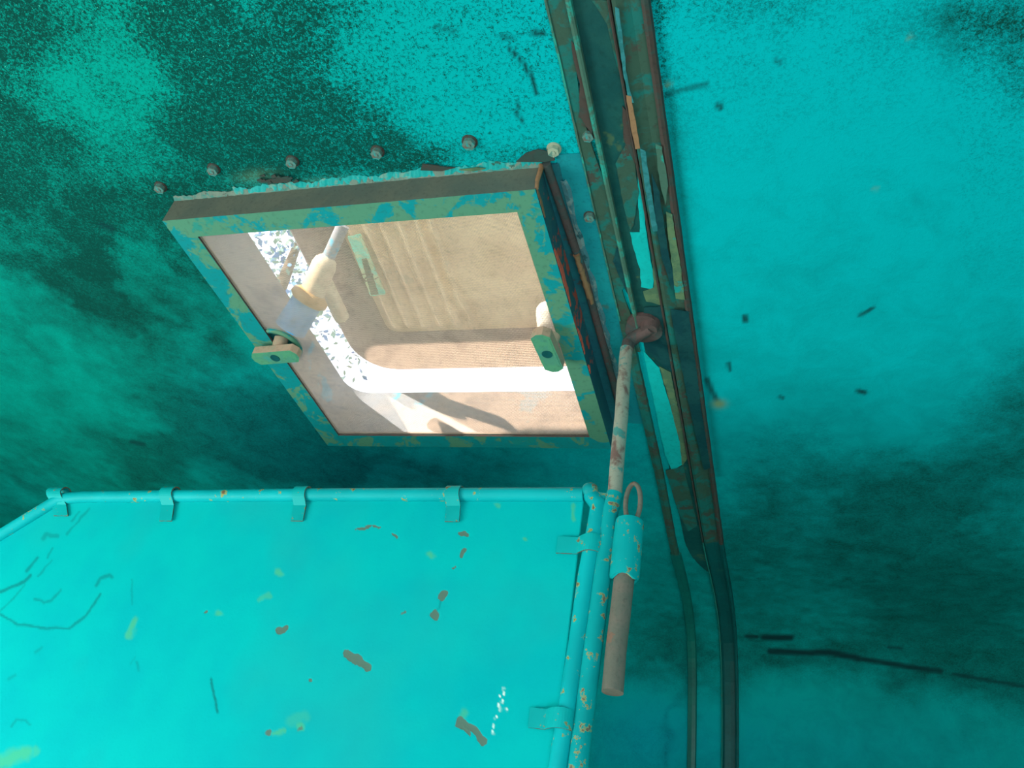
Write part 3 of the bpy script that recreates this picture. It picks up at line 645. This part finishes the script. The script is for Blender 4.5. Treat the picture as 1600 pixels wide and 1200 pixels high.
# ------------------------------------------------------------------ support post hanging from the rib
YP = .262
def pp(u, v, y=YP): return at(u, v, 1, y)
sp = empty('support_post', tuple(at(995, 515, 2, CEIL))); tag(sp, 'grey and teal vertical post hanging from rusty bracket on the roof rib', 'post')
br = MB(); bc = at(1000, 512, 2, CEIL - .006)
n = 26; br.prism([(bc[0] + .004 + .022 * math.cos(a) * (1 + .08 * math.sin(3 * a)), bc[1] + .026 * math.sin(a) * (1 + .06 * math.cos(2 * a)), CEIL - .003) for a in np.linspace(0, 2 * PI, n, endpoint=False)], 2, (0, 0, -.006))
br.build('bracket_plate', RUSTLIP, sp, .0015)
eye = at(1002, 512, 2, CEIL - .012)
e = MB(); e.tube([(eye[0] + .010, eye[1], CEIL - .004), (eye[0] + .010, eye[1], CEIL - .017)], [.0125, .0095], 16, jit=.04); e.build('bracket_boss', RUSTLIP, sp, .001)
rt = pp(983, 520); rm = pp(976, 560)
hk = MB(); hk.tube([(eye[0] + .012, eye[1], CEIL - .012), (rt[0] + .006, YP, CEIL - .012), (rt[0] + .001, YP, CEIL - .020), tuple(pp(980, 545))], [.008, .0085, .0085, .0078], 12); hk.build('hooked_end', RUSTLIP, sp)
rd = MB(); rd.tube([pp(979, 545), pp(977, 562), pp(976, 580), pp(974, 600), pp(971, 650), pp(966, 700), pp(962, 750), pp(960, 780)], [.0078, .0080, .0074, .0080, .0079, .0080, .0079, .0079], 16, jit=.01); rd.build('rod', ROD, sp)
ot = MB(); ot.tube([pp(961, 772), pp(952, 800), pp(947, 850), pp(938, 920), pp(925, 1020), pp(905, 1180), pp(890, 1300), pp(860, 1560)], .0094, 18); ot.build('outer_tube', TUBE2, sp)
slv0, slv1 = pp(984, 815, YP - .004), pp(975, 905, YP - .004)
sl = MB(); n = 22; vs = []
axv = (slv1 - slv0); Ls = np.linalg.norm(axv); axv /= Ls; uu = np.cross(axv, [0, 1, 0]); uu /= np.linalg.norm(uu); vv = np.cross(axv, uu)
for tt in (0, .06, .5, .95, 1):
    for k in range(n):
        a = 2 * PI * k / n; r_ = .0150 - (.0006 if tt in (0, 1) else 0) + random.uniform(-.0001, .0002)
        vs.append(slv0 + axv * Ls * (tt + (.03 * math.sin(3 * a) if tt == 1 else 0)) + (uu * math.cos(a) + vv * math.sin(a)) * r_)
inner = [p - (p - (slv0 + axv * ((p - slv0) @ axv))) * .22 for p in vs]
nn_ = len(vs); sl.add(vs, [(i * n + k, i * n + (k + 1) % n, (i + 1) * n + (k + 1) % n, (i + 1) * n + k) for i in range(4) for k in range(n)], 0, True)
sl.add(vs + inner, [(k, (k + 1) % n, nn_ + (k + 1) % n, nn_ + k) for k in range(n)] + [(4 * n + k, 4 * n + (k + 1) % n, nn_ + 4 * n + (k + 1) % n, nn_ + 4 * n + k) for k in range(n)] + [(nn_ + i * n + k, nn_ + i * n + (k + 1) % n, nn_ + (i + 1) * n + (k + 1) % n, nn_ + (i + 1) * n + k) for i in range(4) for k in range(n)], 0, True)
slv = sl.build('sleeve', TUBE2, sp)
wl = MB(); wl.tube([pp(962, 812), pp(958, 850), pp(951, 900)], [.004, .0055, .004], 8, jit=.2); wl.build('weld_seam', TUBE2, slv)
# drop pin
dp = empty('drop_pin', tuple(pp(990, 755, YP - .004))); tag(dp, 'rusty brown drop pin with wire ring, hanging through the teal sleeve', 'pin')
pn = MB(); pn.tube([pp(985, 830, YP - .004), pp(975, 905, YP - .004), pp(969, 960, YP - .004), pp(962, 1020, YP - .004), pp(957, 1082, YP - .004)], [.0100, .0103, .0102, .0101, .0102], 20, jit=.006)
pn.build('shank', PIN, dp, .002)
ringp = []
for a in np.linspace(-.35 * PI, 1.35 * PI, 30): ringp.append(pp(989 + 11.5 * math.cos(a) + 2 * math.sin(a), 786 - 30 * math.sin(a), YP - .010))
ringp.insert(0, pp(992, 824, YP - .006)); ringp.append(pp(986, 822, YP - .006))
MB().tube(ringp, .0026, 10).build('ring', PIN, dp)

# ------------------------------------------------------------------ hanging panel with tubular edge
hp = empty('panel', tuple(pp(500, 1100))); tag(hp, 'turquoise sheet metal panel with tubular frame and strap clips, scratched and chipped', 'panel')
TL, TR, BR_ = pp(100, 776), pp(914, 776), pp(862, 1200)
ea = (TR - TL); ea /= np.linalg.norm(ea); eb = np.array([-ea[2] * -1, 0, -abs(ea[0])]); eb = np.array([ea[2], 0, -ea[0]]); eb /= np.linalg.norm(eb)
if eb[2] > 0: eb = -eb
wid = np.linalg.norm(TR - TL)
aa = np.linspace(-.30, wid - .0015, 560); bb = np.concatenate([np.linspace(.0, .50, 260), np.linspace(.52, .95, 20)])
A_, B_ = np.meshgrid(aa, bb, indexing='ij')
Psh = TL[None, None] + A_[..., None] * ea + B_[..., None] * eb
Psh[..., 1] = YP + .003 + .0022 * (fbm(A_, B_, 5, 60) - .5)
ch0 = pp(0, 838); cd_ = (ch0 - TL); slope = (cd_ @ eb) / (cd_ @ ea)     # chamfer line B = slope*A for A<0
Am = (aa[:-1] + aa[1:]) / 2; Bm = (bb[:-1] + bb[1:]) / 2
keep = (Am[:, None] > 0) | (Bm[None] > slope * Am[:, None])
px = to_px(Psh); U, V = px[..., 0], px[..., 1]
wn = fbm(A_, B_, 110, 8, 3) - .5; wn2 = fbm(A_, B_, 110, 15, 3) - .5; U2 = U + wn * 13; V2 = V + wn2 * 13
chips = strokes(U2, V2, [([(543, 1018), (560, 1030), (574, 1042)], 5.5, 1), ([(722, 1128), (736, 1140), (758, 1158)], 5.5, 1), ([(540, 1026), (556, 1036)], 2, 1), ([(716, 1134), (732, 1150)], 2, 1), ([(438, 986), (446, 981)], 5, 1), ([(677, 964), (682, 958)], 5, 1), ([(691, 935), (695, 926)], 4, .9), ([(723, 868), (726, 864)], 4.5, .8), ([(722, 836), (728, 834)], 3, .8),
        ([(630, 958), (633, 956)], 3, .6), ([(618, 839), (622, 840)], 2.5, .8), ([(484, 1063), (486, 1063)], 2.5, .8), ([(320, 956), (322, 956)], 2.5, .8), ([(417, 1147), (422, 1144)], 5, .55), ([(466, 1141), (470, 1140)], 4, .5), ([(100, 845), (108, 828)], 2, .3),
        ([(555, 828), (592, 822)], 1.8, .6), ([(713, 888), (709, 892)], 1.8, .7)])
scrp = strokes(U + wn * 4, V + wn2 * 4, [([(331, 1062), (335, 1085), (341, 1113)], 1.7, .95), ([(0, 960), (28, 976), (75, 982), (110, 982), (135, 962), (158, 928)], 1.7, .75), ([(0, 925), (38, 910), (48, 900)], 2.0, .8), ([(0, 955), (22, 935), (40, 915)], 1.2, .5),
        ([(42, 893), (60, 872)], 2, .7), ([(60, 900), (82, 876)], 1.3, .5), ([(75, 872), (82, 856)], 1.5, .55), ([(68, 842), (72, 835), (90, 838)], 3, .5), ([(152, 915), (158, 904), (172, 898), (176, 902)], 2.4, .65), ([(55, 936), (70, 942), (82, 938), (95, 922)], 1.8, .6),
        ([(105, 835), (140, 795)], 1.6, .5), ([(112, 815), (125, 800)], 1.4, .5), ([(18, 1136), (28, 1124), (42, 1126), (48, 1132)], 1.6, .5), ([(55, 1020), (66, 1012)], 2, .45), ([(14, 1062), (24, 1055)], 2, .4), ([(214, 1035), (218, 1048)], 2, .4), ([(204, 1038), (212, 1026)], 1.2, .3), ([(206, 905), (207, 945)], 1.1, .4), ([(683, 960), (692, 932)], 1.1, .6)])
yel = strokes(U2, V2, [([(202, 996), (212, 972)], 5, .6), ([(0, 1190), (40, 1178)], 9, .6), ([(340, 961), (342, 962)], 4, .6), ([(405, 936), (420, 930)], 3, .45), ([(435, 893), (436, 894)], 4, .6), ([(430, 1145), (445, 1142)], 3, .6), ([(467, 1135), (470, 1138)], 5, .6), ([(673, 866), (674, 867)], 4, .6), ([(820, 842), (821, 843)], 3, .7),
        ([(724, 1122), (728, 1112)], 4, .5), ([(55, 1172), (57, 1176)], 5, .4), ([(895, 790), (897, 812)], 3, .6), ([(778, 790), (782, 792)], 3, .5), ([(455, 1128), (475, 1118)], 7, .25)])
wht = strokes(U, V, [([(788, 1074), (787, 1078)], 1.05, 1), ([(781, 1087), (783, 1090)], 1.05, 1), ([(789, 1082), (788, 1086)], 1.05, 1), ([(786, 1094), (784, 1099)], 1.05, 1), ([(779, 1100), (780, 1104)], 1.05, 1), ([(783, 1105), (782, 1111)], 1.05, 1), ([(792, 1107), (791, 1110)], 1.2, 1), ([(778, 1119), (774, 1122)], 1.05, 1), ([(773, 1132), (772, 1137)], 1.05, 1), ([(771, 1143), (771, 1147)], 1.05, 1)])
cl = fbm(A_, B_, 7, 31)
one = np.ones_like(U)
def panel_mat():
    m, nt, ln, b = newmat('turquoise_panel_paint'); co = coords(nt)
    A = N(nt, 'ShaderNodeAttribute', attribute_name='wear'); s = N(nt, 'ShaderNodeSeparateColor'); ln.new(A.outputs['Color'], s.inputs[0])
    A2 = N(nt, 'ShaderNodeAttribute', attribute_name='tint'); s2 = N(nt, 'ShaderNodeSeparateColor'); ln.new(A2.outputs['Color'], s2.inputs[0])
    n1 = noise(nt, ln, co, 10, 5, .6); n2 = noise(nt, ln, co, 380, 3, .6)
    col = mix(nt, ln, step(nt, ln, n1, .3, .75), (.0012, .46, .47), (.0012, .40, .45))
    col = mix(nt, ln, mth(nt, ln, 'MULTIPLY', s2.outputs[1], .5), col, (.02, .30, .33))
    col = mix(nt, ln, mth(nt, ln, 'MULTIPLY', step(nt, ln, n2, .55, .8), .2), col, (.002, .28, .30))
    col = mix(nt, ln, s2.outputs[0], col, (.09, .44, .18))
    col = mix(nt, ln, s.outputs[1], col, (.005, .19, .20))
    col = mix(nt, ln, step(nt, ln, s.outputs[0], .3, .55), col, (.105, .18, .15))
    col = mix(nt, ln, s.outputs[2], col, (.85, .95, .90))
    ln.new(col, b.inputs['Base Color']); b.inputs['Roughness'].default_value = .6; b.inputs['Specular IOR Level'].default_value = .02
    bump(nt, ln, b, mth(nt, ln, 'SUBTRACT', n2, mth(nt, ln, 'MULTIPLY', s.outputs[0], 2)), .25, .0006); return m
sheet = grid_obj('sheet', Psh, keep, panel_mat(), {'wear': np.stack([chips, scrp, wht, one], -1), 'tint': np.stack([yel, np.clip((cl - .5) * 2, 0, 1), one * 0, one], -1)}, hp)
so = sheet.modifiers.new('thickness', 'SOLIDIFY'); so.thickness = .0015; so.offset = 0
rt_ = .0081
tt_ = MB(); e0 = pp(912, 773); e1 = pp(300, 775); e2 = pp(98, 777); e3 = pp(0, 837); e4 = pp(-120, 915); e5 = pp(-135, 1000); e6 = pp(-160, 1500)
tt_.tube([e0, pp(700, 773), pp(480, 773.5), e1, pp(130, 776.5), e2 + (e3 - e2) * .05, e2 + (e3 - e2) * .25, e3, e4, e5, e6], rt_ * .98, 18); tt_.build('top_tube', TUBE, hp)
it = MB(); it.tube([pp(921, 771), pp(936, 790), pp(932, 822), pp(917, 900), pp(903, 1000), pp(886, 1110), pp(872, 1200), pp(858, 1290), pp(825, 1530)], [.0085, .0098, .0100, .0095, .0090, .0090, .0090, .0090, .0090], 18); it.build('side_tube', TUBE, hp)
bl = MB(); bc_ = pp(922, 767, YP - .002); pts = []; 
for k in range(9): a = -PI / 2 + PI * k / 8; pts.append((bc_ + np.array([0, 1, 0]) * math.sin(a) * .0095, max(.0004, .0095 * math.cos(a))))
bl.tube([q[0] for q in pts], [q[1] for q in pts], 18); bl.build('corner_ball', TUBE2, hp)
web = MB(); web.prism([tuple(pp(u, v, YP - .0045)) for u, v in ((930, 768), (958, 772), (952, 800), (946, 850), (938, 850), (942, 800))], 1, (0, .009, 0)); web.build('weld_web', TUBE2, sp, .002)
top_t = [o for o in hp.children if o.name == 'top_tube'][0]; side_t = [o for o in hp.children if o.name == 'side_tube'][0]
def strap(u0, du, wpx, side=False, v0=0, vl=40):
    """sheet clip that wraps over the tube and lies on the sheet"""
    mb = MB(); sec = []
    if not side:
        c = pp(u0, 774); c2 = pp(u0 + wpx, 774); wv = c2 - c; low = pp(u0 - du, 774 + vl) - c
        r_ = rt_ + .0012
        arc = [(math.cos(a) * r_, math.sin(a) * r_) for a in np.linspace(PI * .60, -PI * .30, 0)]
        prof = []
        for a in np.linspace(math.radians(60), math.radians(250), 14): prof.append((-math.cos(a) * r_ * -1, math.sin(a) * r_))
        # (y offset, z offset) wrap: from the back over the top, down the front
        prof = [(r_ * math.sin(a), r_ * math.cos(a)) for a in np.linspace(math.radians(70), math.radians(-125), 16)]
        prof += [(-.0035, -rt_ * 1.25), (.0005, -rt_ * 1.75), (.0008, low[2])]
        th = .0017
        vs = []
        for i, (dy, dz) in enumerate(prof):
            k = max(0, -dz) / max(1e-6, -low[2]); off = np.array([low[0] * k, dy, dz])
            nrm = np.array([0, dy, dz]) / (np.hypot(dy, dz) + 1e-9) if i < 16 else np.array([0, -1, 0])
            for b0 in (0, 1):
                vs.append(c + wv * b0 + off); vs.append(c + wv * b0 + off + nrm * th)
        n = len(prof)
    else:
        c = pp(u0, v0); cx_ = pp(u0 - du, v0); wv = pp(u0 - 3, v0 + wpx) - c; r_ = .0098 + .0008
        prof = [(r_ * math.sin(a), r_ * math.cos(a)) for a in np.linspace(math.radians(70), math.radians(-120), 16)]
        lowx = cx_[0] - c[0]; prof += [(-.0035, -.0125), (.0003, -.016), (.0006, lowx)]; th = .0017; vs = []
        for i, (dy, dx) in enumerate(prof):
            off = np.array([dx, dy, 0]); nrm = np.array([dx, dy, 0]) / (np.hypot(dy, dx) + 1e-9) if i < 16 else np.array([0, -1, 0])
            for b0 in (0, 1): vs.append(c + wv * b0 + off); vs.append(c + wv * b0 + off + nrm * th)
        n = len(prof)
    fs = []; es = []
    for i in range(n - 1):
        a, b_ = i * 4, i * 4 + 4
        fs += [(a + 1, a + 3, b_ + 3, b_ + 1), (a, b_, b_ + 2, a + 2)]; es += [(a, a + 1, b_ + 1, b_), (a + 2, b_ + 2, b_ + 3, a + 3)]
    es += [(0, 2, 3, 1), (n * 4 - 4, n * 4 - 3, n * 4 - 1, n * 4 - 2)]
    mb.add(vs, fs, 0, False); mb.add(vs, es, 1, False); return mb.build('strap', [STRAP, STRAPEDGE], side_t if side else top_t)
strap(80, -4, 22, vl=32); strap(256, 7, 19, vl=40); strap(463, 9, 19, vl=40); strap(699, 4, 22, vl=41)
strap(927, 55, 26, True, 841); strap(880, 52, 32, True, 1111)

# ------------------------------------------------------------------ outside: a tree whose leaves show in the gap of the lid
d = R.T @ np.array([(455 - 800) / FPX, (400 - 600) / FPX, 1.0]); d /= np.linalg.norm(d); tc = CAM + d * 9
tr_ = empty('tree', (tc[0], tc[1], -Z0 - .6)); tag(tr_, 'leafy tree outside glimpsed through the gap under the lid', 'tree')
lv = MB()
for k in range(2300):
    a = rng.normal(size=3); a /= np.linalg.norm(a); r_ = 1.25 * rng.random() ** .5; c = tc + a * r_ * np.array([1.2, 1.2, 1.0]); s_ = rng.uniform(.02, .055)
    u1 = rng.normal(size=3); u1 /= np.linalg.norm(u1); u2 = np.cross(u1, rng.normal(size=3)); u2 /= np.linalg.norm(u2)
    lv.add([c - u1 * s_, c + u2 * s_ * .5, c + u1 * s_, c - u2 * s_ * .5], [(0, 1, 2, 3)])
tag(lv.build('foliage', LEAF, tr_), kind='stuff')
MB().tube([(tc[0], tc[1], -Z0 - .6), (tc[0] + .1, tc[1], tc[2] - 1.5), (tc[0], tc[1], tc[2] + .4)], [.16, .11, .03], 10).build('trunk', BARK, tr_)
tag(MB().box((-40, -40, -Z0 - .66), (40, 40, -Z0 - .6)).build('ground', plain('dry_ground', (.45, .42, .33), .9)), kind='structure')

# lift the whole place so that the floor is z=0
for o in list(bpy.data.objects):
    if o.parent is None and o.type in ('MESH', 'EMPTY'): o.location.z += Z0
